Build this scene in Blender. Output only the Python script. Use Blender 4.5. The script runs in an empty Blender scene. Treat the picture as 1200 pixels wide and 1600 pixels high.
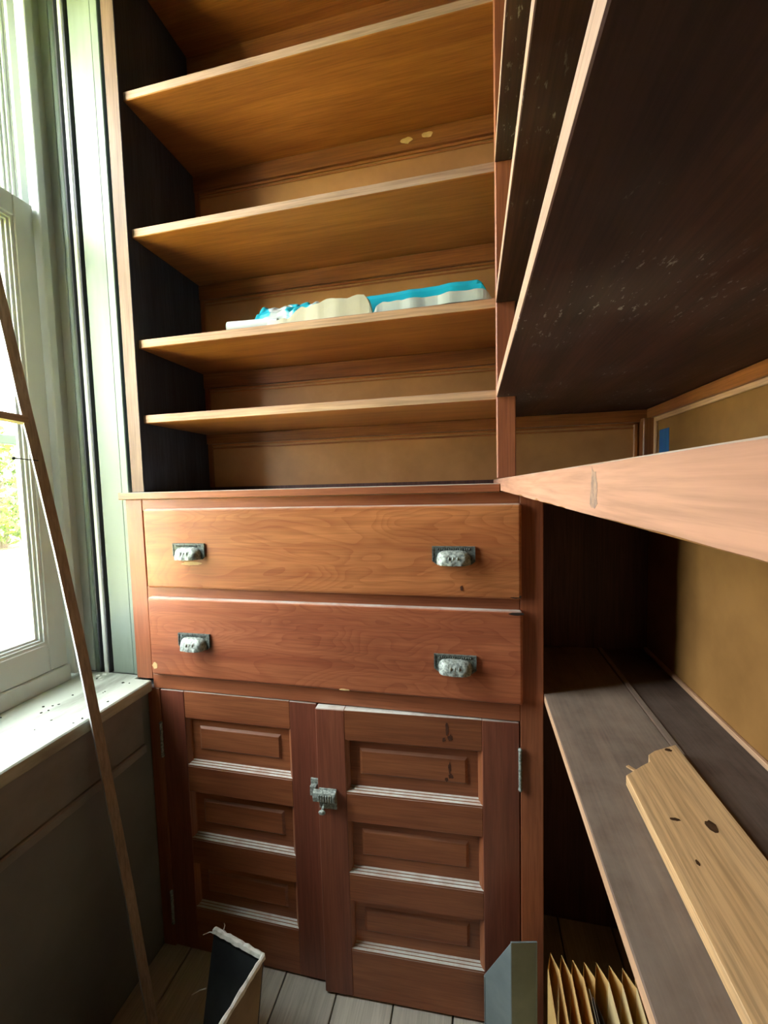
import bpy, bmesh, math, random
from mathutils import Vector, Matrix, noise
random.seed(7)
SC = bpy.context.scene
COL = SC.collection

# ------------------------------------------------------------------ camera, sky, sun, exposure
cam_d = bpy.data.cameras.new('camera'); cam = bpy.data.objects.new('camera', cam_d); COL.objects.link(cam)
cam_d.sensor_fit = 'HORIZONTAL'; cam_d.sensor_width = 36.0
cam_d.lens = 36.0 * 637.904 / 1200.0
cam_d.clip_start = 0.01; cam_d.clip_end = 300
R = ((0.97704581, 0.21145535, -0.02584808), (-0.01140938, -0.06921989, -0.99753618), (-0.21272356, 0.97493346, -0.06521843))
m = Matrix.Identity(4)
for i in range(3):
    m[i][0] = R[0][i]; m[i][1] = -R[1][i]; m[i][2] = -R[2][i]
m.translation = (0.0, -0.9, 1.262)
cam.matrix_world = m
SC.camera = cam
SC.view_settings.view_transform = 'Standard'; SC.view_settings.look = 'None'
SC.view_settings.gamma = 1.0; SC.view_settings.use_curve_mapping = False
SC.view_settings.exposure = 2.35

world = bpy.data.worlds.new('sky'); SC.world = world; world.use_nodes = True
wn = world.node_tree.nodes; wl = world.node_tree.links; wn.clear()
wo = wn.new('ShaderNodeOutputWorld'); wb = wn.new('ShaderNodeBackground')
wb.inputs['Color'].default_value = (0.98, 0.985, 0.985, 1); wb.inputs['Strength'].default_value = 7.0
wl.new(wb.outputs[0], wo.inputs[0])
sun_d = bpy.data.lights.new('sun', 'SUN'); sun_d.energy = 40.0; sun_d.angle = math.radians(0.53); sun_d.color = (1.0, 0.93, 0.80)
sun = bpy.data.objects.new('sun', sun_d); COL.objects.link(sun)
sun.rotation_euler = Vector((-0.55, 0.25, -1.0)).to_track_quat('-Z', 'Y').to_euler()   # from behind the house: none enters the window
sun.location = (4, -2, 8)
por_d = bpy.data.lights.new('window_portal', 'AREA'); por_d.shape = 'RECTANGLE'; por_d.size = 0.70; por_d.size_y = 1.95
por_d.cycles.is_portal = True
por = bpy.data.objects.new('window_portal', por_d); COL.objects.link(por)
por.location = (-1.24, -0.305, 1.70)
por.rotation_euler = Vector((1, 0, 0)).to_track_quat('-Z', 'Y').to_euler()
SC.cycles.max_bounces = 12; SC.cycles.diffuse_bounces = 6; SC.cycles.glossy_bounces = 3
SC.cycles.transparent_max_bounces = 16; SC.cycles.caustics_reflective = False; SC.cycles.caustics_refractive = False
SC.cycles.sample_clamp_indirect = 6.0
SC.cycles.use_denoising = True

# ------------------------------------------------------------------ materials
MATS = {}
def new_mat(name):
    mt = bpy.data.materials.new(name); mt.use_nodes = True
    nt = mt.node_tree; nt.nodes.clear()
    out = nt.nodes.new('ShaderNodeOutputMaterial'); bs = nt.nodes.new('ShaderNodeBsdfPrincipled')
    nt.links.new(bs.outputs[0], out.inputs[0])
    return mt, nt, bs
def N(nt, t, **kw):
    n = nt.nodes.new(t)
    for k, v in kw.items():
        if k in n.inputs: n.inputs[k].default_value = v
        else: setattr(n, k, v)
    return n
def ramp(nt, fac, stops):
    r = nt.nodes.new('ShaderNodeValToRGB'); e = r.color_ramp.elements
    while len(e) < len(stops): e.new(0.5)
    for q, (p, c) in zip(e, stops):
        q.position = p; q.color = (c[0], c[1], c[2], 1) if not isinstance(c, (int, float)) else (c, c, c, 1)
    nt.links.new(fac, r.inputs[0]); return r.outputs[0]
def mixc(nt, fac, a, b, mode='MIX'):
    n = nt.nodes.new('ShaderNodeMix'); n.data_type = 'RGBA'; n.blend_type = mode
    for s, v in ((n.inputs[0], fac), (n.inputs[6], a), (n.inputs[7], b)):
        if isinstance(v, bpy.types.NodeSocket): nt.links.new(v, s)
        elif isinstance(v, (int, float)): s.default_value = v
        else: s.default_value = (*v, 1)
    return n.outputs[2]
def mth(nt, op, a, b=None, c=None):
    n = nt.nodes.new('ShaderNodeMath'); n.operation = op
    for s, v in zip(n.inputs, (a, b, c)):
        if v is None: continue
        if isinstance(v, bpy.types.NodeSocket): nt.links.new(v, s)
        else: s.default_value = v
    return n.outputs[0]
def coords(nt, scale, rnd=True):
    tc = N(nt, 'ShaderNodeTexCoord'); mp = N(nt, 'ShaderNodeMapping'); mp.inputs['Scale'].default_value = scale
    src = tc.outputs['Object']
    if rnd:
        oi = N(nt, 'ShaderNodeObjectInfo'); ad = N(nt, 'ShaderNodeVectorMath', operation='ADD')
        sc_ = N(nt, 'ShaderNodeVectorMath', operation='SCALE'); cb = N(nt, 'ShaderNodeCombineXYZ')
        for k in range(3): nt.links.new(oi.outputs['Random'], cb.inputs[k])
        nt.links.new(cb.outputs[0], sc_.inputs[0]); sc_.inputs['Scale'].default_value = 37.0
        nt.links.new(src, ad.inputs[0]); nt.links.new(sc_.outputs[0], ad.inputs[1]); src = ad.outputs[0]
    nt.links.new(src, mp.inputs[0]); return mp.outputs[0]
def up_mask(nt, lo=0.55, hi=0.9):
    g = N(nt, 'ShaderNodeNewGeometry'); sx = N(nt, 'ShaderNodeSeparateXYZ'); nt.links.new(g.outputs['Normal'], sx.inputs[0])
    mr = N(nt, 'ShaderNodeMapRange'); mr.inputs['From Min'].default_value = lo; mr.inputs['From Max'].default_value = hi
    nt.links.new(sx.outputs[2], mr.inputs[0]); return mr.outputs[0]
def bump(nt, bs, h, strength=0.2, dist=0.001):
    b = N(nt, 'ShaderNodeBump'); b.inputs['Strength'].default_value = strength; b.inputs['Distance'].default_value = dist
    nt.links.new(h, b.inputs['Height']); nt.links.new(b.outputs[0], bs.inputs['Normal'])

def wood(key, axis, light, dark, rough=0.42, dust=0.0, cathedral=False, speck=0.0, dustcol=(0.62, 0.63, 0.58), fine=0.35, spec=0.4, blot=0.45):
    k = (key, axis)
    if k in MATS: return MATS[k]
    mt, nt, bs = new_mat(key + '_' + axis)
    ai = 'xyz'.index(axis)
    def sc(a, c): s = [c, c, c]; s[ai] = a; return s
    n1 = N(nt, 'ShaderNodeTexNoise', Scale=1.0, Detail=5.0, Roughness=0.55, Distortion=0.9); nt.links.new(coords(nt, sc(1.3, 16)), n1.inputs['Vector'])
    n2 = N(nt, 'ShaderNodeTexNoise', Scale=1.0, Detail=4.0, Roughness=0.6, Distortion=0.2); nt.links.new(coords(nt, sc(9, 260)), n2.inputs['Vector'])
    n3 = N(nt, 'ShaderNodeTexNoise', Scale=1.0, Detail=3.0, Roughness=0.5); nt.links.new(coords(nt, sc(2.0, 5)), n3.inputs['Vector'])
    g = n1.outputs[0]
    if cathedral:
        w = N(nt, 'ShaderNodeTexNoise', Scale=1.0, Detail=2.0, Roughness=0.45, Distortion=0.5); nt.links.new(coords(nt, sc(2.6, 9)), w.inputs['Vector'])
        rings = mth(nt, 'FRACT', mth(nt, 'MULTIPLY', w.outputs[0], 26.0))
        rings = mth(nt, 'POWER', rings, 2.5)
        g = mth(nt, 'SUBTRACT', mth(nt, 'MULTIPLY_ADD', n1.outputs[0], 0.9, 0.10), mth(nt, 'MULTIPLY', rings, 0.17))
    mid = [(a + b) / 2 for a, b in zip(light, dark)]
    col = ramp(nt, g, [(0.30, dark), (0.5, mid), (0.66, light)])
    f2 = ramp(nt, n2.outputs[0], [(0.35, 1 - fine), (0.6, 1.0)])
    col = mixc(nt, 1.0, col, f2, 'MULTIPLY')
    f3 = ramp(nt, n3.outputs[0], [(0.3, 1 - blot), (0.65, 1.0)])
    col = mixc(nt, 0.8, col, f3, 'MULTIPLY')
    if speck:
        v = N(nt, 'ShaderNodeTexNoise', Scale=1.0, Detail=3.0, Roughness=0.7); nt.links.new(coords(nt, sc(55, 150)), v.inputs['Vector'])
        v2 = N(nt, 'ShaderNodeTexNoise', Scale=5.0, Detail=2.0); nt.links.new(coords(nt, (1, 1, 1)), v2.inputs['Vector'])
        f = mth(nt, 'MULTIPLY', ramp(nt, v.outputs[0], [(0.61, 0.0), (0.70, 1.0)]), ramp(nt, v2.outputs[0], [(0.5, 0.0), (0.68, 1.0)]))
        haze = mth(nt, 'MULTIPLY', ramp(nt, v2.outputs[0], [(0.5, 0.0), (0.75, 1.0)]), 0.10)
        col = mixc(nt, mth(nt, 'MULTIPLY', mth(nt, 'MAXIMUM', f, haze), speck), col, (0.42, 0.40, 0.37))
    rg = rough
    if dust:
        dn = N(nt, 'ShaderNodeTexNoise', Scale=22.0, Detail=4.0, Roughness=0.65); nt.links.new(coords(nt, (1, 1, 1)), dn.inputs['Vector'])
        dm = mth(nt, 'MULTIPLY', up_mask(nt), mth(nt, 'MULTIPLY', ramp(nt, dn.outputs[0], [(0.25, 0.45), (0.6, 1.0)]), dust))
        col = mixc(nt, dm, col, dustcol)
        rr = N(nt, 'ShaderNodeMapRange'); rr.inputs['To Min'].default_value = rough; rr.inputs['To Max'].default_value = 0.9
        nt.links.new(dm, rr.inputs[0]); nt.links.new(rr.outputs[0], bs.inputs['Roughness'])
    else: bs.inputs['Roughness'].default_value = rough
    nt.links.new(col, bs.inputs['Base Color'])
    bs.inputs['Specular IOR Level'].default_value = spec
    bump(nt, bs, n2.outputs[0], 0.25, 0.0006)
    MATS[k] = mt; return mt
def plain(key, c, c2=None, rough=0.6, scale=(8, 8, 8), metal=0.0, bmp=0.0, lo=0.35, hi=0.65, detail=5.0, spec=0.4):
    if key in MATS: return MATS[key]
    mt, nt, bs = new_mat(key)
    n = N(nt, 'ShaderNodeTexNoise', Scale=1.0, Detail=detail, Roughness=0.6); nt.links.new(coords(nt, scale), n.inputs['Vector'])
    nt.links.new(ramp(nt, n.outputs[0], [(lo, c2 or [x * 0.75 for x in c]), (hi, c)]), bs.inputs['Base Color'])
    bs.inputs['Roughness'].default_value = rough; bs.inputs['Metallic'].default_value = metal
    bs.inputs['Specular IOR Level'].default_value = spec
    if bmp: bump(nt, bs, n.outputs[0], bmp, 0.001)
    MATS[key] = mt; return mt

# varnished fir of the cupboard, seen on drawers, doors, frames
def w_drawer(a): return wood('varnished_fir', a, (0.60, 0.235, 0.085), (0.40, 0.125, 0.042), 0.40, dust=0.75, cathedral=True, fine=0.22, blot=0.25)
def w_drawer_red(a): return wood('red_varnished_fir', a, (0.50, 0.165, 0.072), (0.33, 0.090, 0.040), 0.40, dust=0.75, cathedral=True, fine=0.22, blot=0.25)
def w_door(a): return wood('red_brown_fir', a, (0.46, 0.165, 0.068), (0.28, 0.085, 0.036), 0.38, dust=1.0, fine=0.25, blot=0.35)
def w_stile(a): return wood('dark_red_fir', a, (0.32, 0.105, 0.058), (0.21, 0.060, 0.036), 0.38, dust=0.9, fine=0.25, blot=0.3)
def w_frame(a): return wood('frame_fir', a, (0.46, 0.160, 0.070), (0.30, 0.088, 0.038), 0.42, dust=0.8, fine=0.25, blot=0.3)
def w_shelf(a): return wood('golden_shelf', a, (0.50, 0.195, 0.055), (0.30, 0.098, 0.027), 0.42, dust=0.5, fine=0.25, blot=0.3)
def w_edge(a): return wood('worn_edge', a, (0.70, 0.46, 0.29), (0.46, 0.25, 0.13), 0.6, fine=0.3, blot=0.3, spec=0.3)
def w_edge_pale(a): return wood('pale_worn_glare_edge', a, (0.60, 0.41, 0.31), (0.46, 0.285, 0.20), 0.65, fine=0.3, blot=0.3, spec=0.3)
def w_under(a): return wood('shade_dark_board', a, (0.10, 0.038, 0.024), (0.046, 0.018, 0.012), 0.6, speck=0.9, dust=0.4, fine=0.3, spec=0.15)  # shade under the long shelves is put into this dark tone; specks are marks
def w_cleat(a): return wood('cleat_wood', a, (0.44, 0.17, 0.05), (0.24, 0.075, 0.025), 0.42, fine=0.3)
def w_grey(a): return wood('dusty_grey_brown_board', a, (0.22, 0.145, 0.105), (0.10, 0.062, 0.046), 0.6, dust=0.30, dustcol=(0.36, 0.31, 0.25), fine=0.25, blot=0.6, spec=0.12)
def w_oak(a): return wood('pale_oak', a, (0.62, 0.40, 0.20), (0.53, 0.32, 0.145), 0.6, fine=0.36, blot=0.12, spec=0.3)
def w_strip(a): return wood('strip_brown', a, (0.52, 0.42, 0.32), (0.38, 0.30, 0.22), 0.7, fine=0.3, spec=0.2)
def w_floor(a): return wood('grey_floor_plank', a, (0.72, 0.69, 0.60), (0.50, 0.47, 0.40), 0.6, dust=0.3, dustcol=(0.6, 0.57, 0.48), fine=0.3)
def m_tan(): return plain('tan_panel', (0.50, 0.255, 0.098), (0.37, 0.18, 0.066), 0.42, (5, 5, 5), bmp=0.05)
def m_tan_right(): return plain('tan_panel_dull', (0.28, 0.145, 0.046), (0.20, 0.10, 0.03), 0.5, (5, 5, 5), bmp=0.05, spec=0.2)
def m_paint(): return plain('mint_white_paint', (0.19, 0.24, 0.20), (0.115, 0.15, 0.125), 0.5, (9, 9, 1.2), bmp=0.05, lo=0.28, hi=0.5)
def m_sash(): return plain('white_sash_paint', (0.52, 0.57, 0.55), (0.42, 0.47, 0.45), 0.4, (6, 6, 2), lo=0.3, hi=0.5)
def m_sill(): return plain('dirty_white_sill', (0.44, 0.50, 0.44), (0.20, 0.22, 0.18), 0.6, (14, 3.5, 14), bmp=0.1, lo=0.3, hi=0.52)
def m_track(): return plain('dark_track', (0.06, 0.065, 0.075), (0.03, 0.032, 0.04), 0.6, (20, 20, 3))
def m_lowwall(): return plain('grey_painted_wall', (0.19, 0.22, 0.23), (0.14, 0.165, 0.175), 0.7, (3, 3, 3))
def m_plaster(): return plain('plaster', (0.22, 0.22, 0.22), (0.17, 0.17, 0.17), 0.85, (3, 3, 3))
def m_pewter(): return plain('old_pewter', (0.40, 0.46, 0.42), (0.15, 0.18, 0.165), 0.55, (190, 190, 190), metal=0.25, bmp=0.5, lo=0.38, hi=0.58)

# ------------------------------------------------------------------ mesh helpers
class MB:
    def __init__(s): s.v = []; s.f = []; s.mi = []
    def add(s, vs, fs, mi=0):
        o = len(s.v); s.v += [tuple(v) for v in vs]; s.f += [tuple(i + o for i in f) for f in fs]; s.mi += [mi] * len(fs); return s
    def box(s, x0, x1, y0, y1, z0, z1, mi=0):
        vs = [(x, y, z) for z in (z0, z1) for y in (y0, y1) for x in (x0, x1)]
        return s.add(vs, [(0, 2, 3, 1), (4, 5, 7, 6), (0, 1, 5, 4), (2, 6, 7, 3), (0, 4, 6, 2), (1, 3, 7, 5)], mi)
    def prism(s, poly, a, b, axis='z', mi=0):
        def P(p, h): return {'z': (p[0], p[1], h), 'x': (h, p[0], p[1]), 'y': (p[0], h, p[1])}[axis]
        n = len(poly); vs = [P(p, a) for p in poly] + [P(p, b) for p in poly]
        fs = [tuple(range(n - 1, -1, -1)), tuple(range(n, 2 * n))] + [(i, (i + 1) % n, n + (i + 1) % n, n + i) for i in range(n)]
        return s.add(vs, fs, mi)
    def tube(s, pts, r, seg=8, cap=True, mi=0):
        pts = [Vector(p) for p in pts]; vs = []; n = len(pts)
        rs = r if isinstance(r, (list, tuple)) else [r] * n
        for i, p in enumerate(pts):
            t = (pts[min(i + 1, n - 1)] - pts[max(i - 1, 0)]).normalized()
            a = t.orthogonal().normalized() if i == 0 else (a - t * a.dot(t)).normalized()
            b = t.cross(a)
            for k in range(seg):
                q = 2 * math.pi * k / seg; vs.append(p + (a * math.cos(q) + b * math.sin(q)) * rs[i])
        fs = [(i * seg + k, i * seg + (k + 1) % seg, (i + 1) * seg + (k + 1) % seg, (i + 1) * seg + k) for i in range(n - 1) for k in range(seg)]
        if cap: fs += [tuple(range(seg - 1, -1, -1)), tuple(range((n - 1) * seg, n * seg))]
        return s.add(vs, fs, mi)
    def grid(s, fn, nu, nv, mi=0):
        vs = [fn(i / nu, j / nv) for j in range(nv + 1) for i in range(nu + 1)]
        fs = [(j * (nu + 1) + i, j * (nu + 1) + i + 1, (j + 1) * (nu + 1) + i + 1, (j + 1) * (nu + 1) + i) for j in range(nv) for i in range(nu)]
        return s.add(vs, fs, mi)
    def sphere(s, c, r, nu=10, nv=6, mi=0):
        rx, ry, rz = r if isinstance(r, (tuple, list)) else (r, r, r)
        return s.grid(lambda u, v: (c[0] + rx * math.sin(math.pi * v) * math.cos(2 * math.pi * u), c[1] + ry * math.sin(math.pi * v) * math.sin(2 * math.pi * u), c[2] + rz * math.cos(math.pi * v)), nu, nv, mi)

WPOS = {}      # world position of an (unrotated) parent
def empty(name, loc, parent=None, rotz=0.0):
    o = bpy.data.objects.new(name, None); COL.objects.link(o); o.empty_display_size = 0.05
    base = WPOS.get(parent.name, Vector()) if parent else Vector()
    o.parent = parent; o.location = Vector(loc) - base; o.rotation_euler = (0, 0, rotz)
    WPOS[o.name] = Vector(loc); return o
def build(name, mb, mats, parent=None, bevel=0.0, seg=1, smooth=False, local=False, edge=None, origin=None, recalc=True):
    """one mesh object; vertices are world coordinates (or the parent's own with local=True)"""
    if not isinstance(mats, (list, tuple)): mats = [mats]
    me = bpy.data.meshes.new(name)
    vs = [Vector(v) for v in mb.v]
    lo = Vector([min(v[i] for v in vs) for i in range(3)]); hi = Vector([max(v[i] for v in vs) for i in range(3)])
    c = Vector(origin) if origin else (lo + hi) / 2
    me.from_pydata([v - c for v in vs], [], mb.f)
    for mt in mats: me.materials.append(mt)
    for p, k in zip(me.polygons, mb.mi): p.material_index = k
    bm = bmesh.new(); bm.from_mesh(me)
    if recalc: bmesh.ops.recalc_face_normals(bm, faces=bm.faces)
    if edge is not None:                       # faces looking along this direction take the second material
        e = Vector(edge)
        for f in bm.faces:
            if f.normal.dot(e) > 0.9: f.material_index = 1
    if bevel:
        es = [e for e in bm.edges if len(e.link_faces) == 2 and e.calc_face_angle(0) > 0.5]
        bmesh.ops.bevel(bm, geom=es, offset=bevel, segments=seg, affect='EDGES', profile=0.5, clamp_overlap=True)
    bm.to_mesh(me); bm.free()
    if smooth:
        for p in me.polygons: p.use_smooth = True
    o = bpy.data.objects.new(name, me); COL.objects.link(o)
    o.parent = parent
    base = Vector() if (local or not parent) else WPOS[parent.name]
    o.location = c - base
    if not local: WPOS[o.name] = c
    return o
def tag(o, label, cat, group=None):
    o['label'] = label; o['category'] = cat
    if group: o['group'] = group
    return o
def struct(o, label=None):
    o['kind'] = 'structure'
    if label: o['label'] = label
    return o
def bx(*a): return MB().box(*a)

XL, XR, YB, YF, ZC = -0.86, 0.447, 0.28, -1.85, 2.80      # room: left wall, right wall, back, wall behind the viewer, ceiling

# ------------------------------------------------------------------ room shell
fl = build('floor', bx(XL, XR + 0.012, YF, YB + 0.012, -0.12, -0.022), plain('subfloor', (0.10, 0.08, 0.06)))
struct(fl, 'floor of grey worn boards')
pw = 0.143; x = -0.489 - 4 * pw
while x < XR:
    a, b = max(x, XL) + 0.0018, min(x + pw, XR) - 0.0018
    if b - a > 0.01:
        build('plank', bx(a, b, YF, YB, -0.022, 0.0), w_floor('y'), fl, bevel=0.0015)
    x += pw
struct(build('ceiling', bx(-1.2, XR + 0.1, YF - 0.1, YB + 0.1, ZC, ZC + 0.12), m_plaster()), 'plaster ceiling')
struct(build('wall_front', bx(-1.2, XR + 0.1, YF - 0.1, YF, -0.1, ZC), m_plaster()), 'plain wall behind the viewer')

wb_ = build('wall_back', bx(-1.2, XR + 0.1, YB + 0.012, YB + 0.11, -0.1, ZC), plain('wall_core', (0.2, 0.15, 0.1)))
struct(wb_, 'tan panelled back wall of the closet')
wr_ = build('wall_right', bx(XR + 0.012, XR + 0.11, YF, YB + 0.012, -0.1, ZC), plain('wall_core', (0.2, 0.15, 0.1)))
struct(wr_, 'tan panelled wall behind the long shelves')

# heights of the shelf levels: (bottom, top)
LEV = [(1.437, 1.458), (1.626, 1.647), (1.897, 1.918), (2.220, 2.241), (2.560, 2.581)]
LOW = (0.786, 0.806)
A_Z = (1.2445, 1.270)
# tan panels between the shelves on back and right walls, with brown cleats under each shelf and thin moulding
bays = [(0.0, LOW[0]), (LOW[1], A_Z[0]), (A_Z[1], LEV[0][0])] + [(LEV[i][1], LEV[i + 1][0]) for i in range(4)] + [(LEV[4][1], ZC)]
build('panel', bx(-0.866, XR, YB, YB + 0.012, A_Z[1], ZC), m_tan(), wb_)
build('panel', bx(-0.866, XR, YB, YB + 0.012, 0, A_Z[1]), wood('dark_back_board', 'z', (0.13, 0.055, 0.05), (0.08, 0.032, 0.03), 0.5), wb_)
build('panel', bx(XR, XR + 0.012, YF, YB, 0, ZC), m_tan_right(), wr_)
for i, (z0, z1) in enumerate(bays):
    if i >= 2:
        ch = (0.030, 0.044, 0.044, 0.046, 0.05, 0.04)[min(i - 2, 5)]
        build('cleat', bx(-0.828, XR - 0.004, YB - 0.014, YB, z1 - ch, z1), w_cleat('x'), wb_, bevel=0.0015)
        build('bead_moulding', bx(-0.815, XR - 0.030, YB - 0.006, YB, z1 - ch - 0.007, z1 - ch), w_shelf('x'), wb_, bevel=0.0015)
        build('bead_moulding', bx(-0.815, XR - 0.030, YB - 0.004, YB, z1 - ch - 0.016, z1 - ch - 0.011), w_shelf('x'), wb_, bevel=0.0012)
        build('corner_strip', bx(-0.828, -0.815, YB - 0.008, YB, z0, z1 - ch), w_cleat('z'), wb_)
        build('cleat', bx(XR - 0.014, XR, YF, YB - 0.014, z1 - 0.024, z1), w_cleat('y'), wr_, bevel=0.0015)
        build('bead_moulding', bx(XR - 0.006, XR, YF, YB - 0.045, z1 - 0.035, z1 - 0.024), w_edge('y'), wr_, bevel=0.0015)
        build('bead_moulding', bx(XR - 0.006, XR, YB - 0.045, YB - 0.034, z0, z1 - 0.024), w_edge('z'), wr_, bevel=0.0015)
        build('corner_post', bx(XR - 0.028, XR, YB - 0.034, YB - 0.006, z0, z1 - 0.024), w_cleat('z'), wb_, bevel=0.002)
        build('bead_moulding', bx(XR - 0.040, XR - 0.030, YB - 0.006, YB, z0, z1 - ch), w_shelf('z'), wb_, bevel=0.0015)
    elif i == 1:
        build('cleat', bx(0.15, XR - 0.002, YB - 0.014, YB, z1 - 0.045, z1), w_cleat('x'), wb_, bevel=0.0015)
        build('bead_moulding', bx(XR - 0.008, XR, YF, YB, z0, z0 + 0.010), w_edge('y'), wr_, bevel=0.0015)
    else:
        build('cleat', bx(0.15, XR - 0.002, YB - 0.014, YB, z1 - 0.045, z1), w_cleat('x'), wb_, bevel=0.0015)

# left wall, below, above and beside the window opening
WY0, WY1, WZ0, WZ1 = -0.63, 0.02, 0.761, 2.62
wl_ = build('wall_left', bx(-1.2, XL, YF - 0.1, YB + 0.1, -0.1, WZ0 - 0.03), m_lowwall())
struct(wl_, 'grey painted wall under and around the window')
build('upper_wall', bx(-1.2, XL - 0.008, YF - 0.1, YB + 0.1, WZ1, ZC), m_plaster(), wl_)
build('side_wall', bx(-1.2, XL - 0.008, YF - 0.1, WY0, WZ0 - 0.03, WZ1), m_plaster(), wl_)
build('corner_wall', bx(-1.2, -0.892, WY1 + 0.022, YB + 0.1, WZ0 - 0.03, WZ1), m_plaster(), wl_)

# ------------------------------------------------------------------ window
win = empty('window_1', (-1.07, -0.42, WZ0)); struct(win, 'tall white painted sash window with deep sill')
build('sill', MB().prism([(-1.16, WY0), (-0.84, WY0), (-0.84, -0.001), (-0.891, -0.001), (-0.891, 0.02), (-1.16, 0.02)], WZ0 - 0.03, WZ0), m_sill(), win, bevel=0.003)
build('outer_sill', MB().prism([(-1.16, WZ0 - 0.03), (-1.16, WZ0 - 0.002), (-1.30, WZ0 - 0.05), (-1.30, WZ0 - 0.08)], WY0 - 0.05, 0.07, 'y'), m_paint(), win)
ap = build('apron', bx(XL, -0.850, WY0 - 0.06, -0.028, 0.600, WZ0 - 0.03), plain('apron_paint', (0.23, 0.255, 0.26), (0.17, 0.19, 0.195), 0.65), win, bevel=0.002)
build('lower_bead', bx(XL, -0.843, WY0 - 0.06, -0.028, 0.578, 0.600), plain('apron_paint', (0.20, 0.20, 0.18)), win, bevel=0.003)
def jamb(ys, y):            # y: face of the board; ys: +1 board lies at +Y of the face
    def b(n, x0, x1, d0, d1, mt, bev=0.0015):
        ya, yb = sorted((y + ys * d0, y + ys * d1))
        return build(n, bx(x0, x1, ya, yb, WZ0, WZ1), mt, win, bevel=bev)
    b('jamb_board', -0.984, -0.916, 0.0, 0.02, m_paint())
    b('jamb_edge_strip', -0.9145, -0.8915, -0.003, 0.02, m_paint(), 0.002)
    b('track', -1.20, -0.984, 0.016, 0.02, m_track(), 0)
    b('thin_bead', -1.009, -0.996, -0.006, 0.016, m_sash(), 0.002)
    b('weatherstrip', -1.0245, -1.0195, -0.004, 0.016, m_track(), 0.0005)
    b('weatherstrip', -0.9965, -0.9915, -0.004, 0.016, m_track(), 0.0005)
    b('pulley_stile', -1.20, -1.048, 0.002, 0.016, m_sash(), 0.001)
    t = MB().tube([(-1.034, y + ys * 0.006, WZ0), (-1.034, y + ys * 0.006, WZ1)], 0.0105, 12)
    build('round_bead', t, m_paint(), win, smooth=True)
jamb(1, WY1); jamb(-1, WY0 + 0.0)
build('head', bx(-1.20, -0.868, WY0, WY1, WZ1 - 0.03, WZ1), m_paint(), win)
for (y0, y1) in ((-0.030, -0.010), (-0.60, -0.58)):
    build('stop_bead', bx(-1.088, -1.056, y0, y1, 0.775, WZ1 - 0.03), m_sash(), win, bevel=0.002)
    build('parting_bead', bx(-1.118, -1.108, y0 if y0 > -0.1 else y0, 0.022 if y0 > -0.1 else y1, 0.775, WZ1 - 0.03), m_sash(), win, bevel=0.001)
    ya, yb = (-0.010, 0.022) if y0 > -0.1 else (WY0, -0.60)
    build('stop_bead', bx(-1.088, -1.075, ya, yb, 0.775, WZ1 - 0.03), m_sash(), win)
def glass():
    if 'glass' in MATS: return MATS['glass']
    mt = bpy.data.materials.new('window_glass'); mt.use_nodes = True; nt = mt.node_tree; nt.nodes.clear()
    out = N(nt, 'ShaderNodeOutputMaterial'); mx = N(nt, 'ShaderNodeMixShader'); tr = N(nt, 'ShaderNodeBsdfTransparent'); gl = N(nt, 'ShaderNodeBsdfGlossy')
    lw = N(nt, 'ShaderNodeLayerWeight'); fr = mth(nt, 'MULTIPLY_ADD', mth(nt, 'POWER', lw.outputs['Facing'], 5.0), 0.5, 0.03)
    tr.inputs[0].default_value = (0.96, 0.98, 0.97, 1); gl.inputs['Roughness'].default_value = 0.02
    nt.links.new(fr, mx.inputs[0]); nt.links.new(tr.outputs[0], mx.inputs[1]); nt.links.new(gl.outputs[0], mx.inputs[2]); nt.links.new(mx.outputs[0], out.inputs[0])
    MATS['glass'] = mt; return mt
def sash(name, x, t, y0, y1, z0, z1, st, top, bot):
    s = empty(name, (x, (y0 + y1) / 2, z0), win)
    build('stile', bx(x - t, x, y0, y0 + st, z0, z1), m_sash(), s, bevel=0.002)
    build('stile', bx(x - t, x, y1 - st, y1, z0, z1), m_sash(), s, bevel=0.002)
    build('top_rail', bx(x - t, x, y0 + st, y1 - st, z1 - top, z1), m_sash(), s, bevel=0.002)
    build('bottom_rail', bx(x - t, x, y0 + st, y1 - st, z0, z0 + bot), m_sash(), s, bevel=0.002)
    a, b, c, d = y0 + st, y1 - st, z0 + bot, z1 - top
    for k, (w, dp) in enumerate(((0.007, 0.004), (0.013, 0.010), (0.019, 0.017))):   # stepped glazing moulding
        mb = MB(); q = x - dp; p = x - dp - 0.007
        w0 = w - 0.0075
        mb.box(p, q, a + w0, a + w, c + w0, d - w0); mb.box(p, q, b - w, b - w0, c + w0, d - w0)
        mb.box(p, q, a + w, b - w, c + w0, c + w); mb.box(p, q, a + w, b - w, d - w, d - w0)
        build('glazing_moulding', mb, m_sash(), s)
    build('pane', bx(x - 0.024, x - 0.021, a + 0.005, b - 0.005, c + 0.005, d - 0.005), glass(), s)
    return s
sash('lower_sash', -1.072, 0.034, -0.58, -0.0345, 0.805, 1.985, 0.046, 0.052, 0.072)
build('sash_bottom_strip', bx(-1.108, -1.066, -0.58, -0.032, WZ0, 0.804), m_sash(), win, bevel=0.002)
sash('upper_sash', -1.120, 0.034, -0.59, 0.015, 1.950, 2.590, 0.046, 0.05, 0.046)
ss = empty('storm_frame', (-1.2, -0.42, WZ0 - 0.01), win)
for nme, a in (('stile', (-0.615, -0.575, 0.75, 2.6)), ('stile', (-0.022, 0.018, 0.75, 2.6)), ('rail', (-0.575, -0.022, 0.75, 0.80)), ('rail', (-0.575, -0.022, 1.396, 1.421)), ('rail', (-0.575, -0.022, 2.55, 2.6))):
    build(nme, bx(-1.215, -1.192, *a), m_paint(), ss, bevel=0.002)
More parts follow.
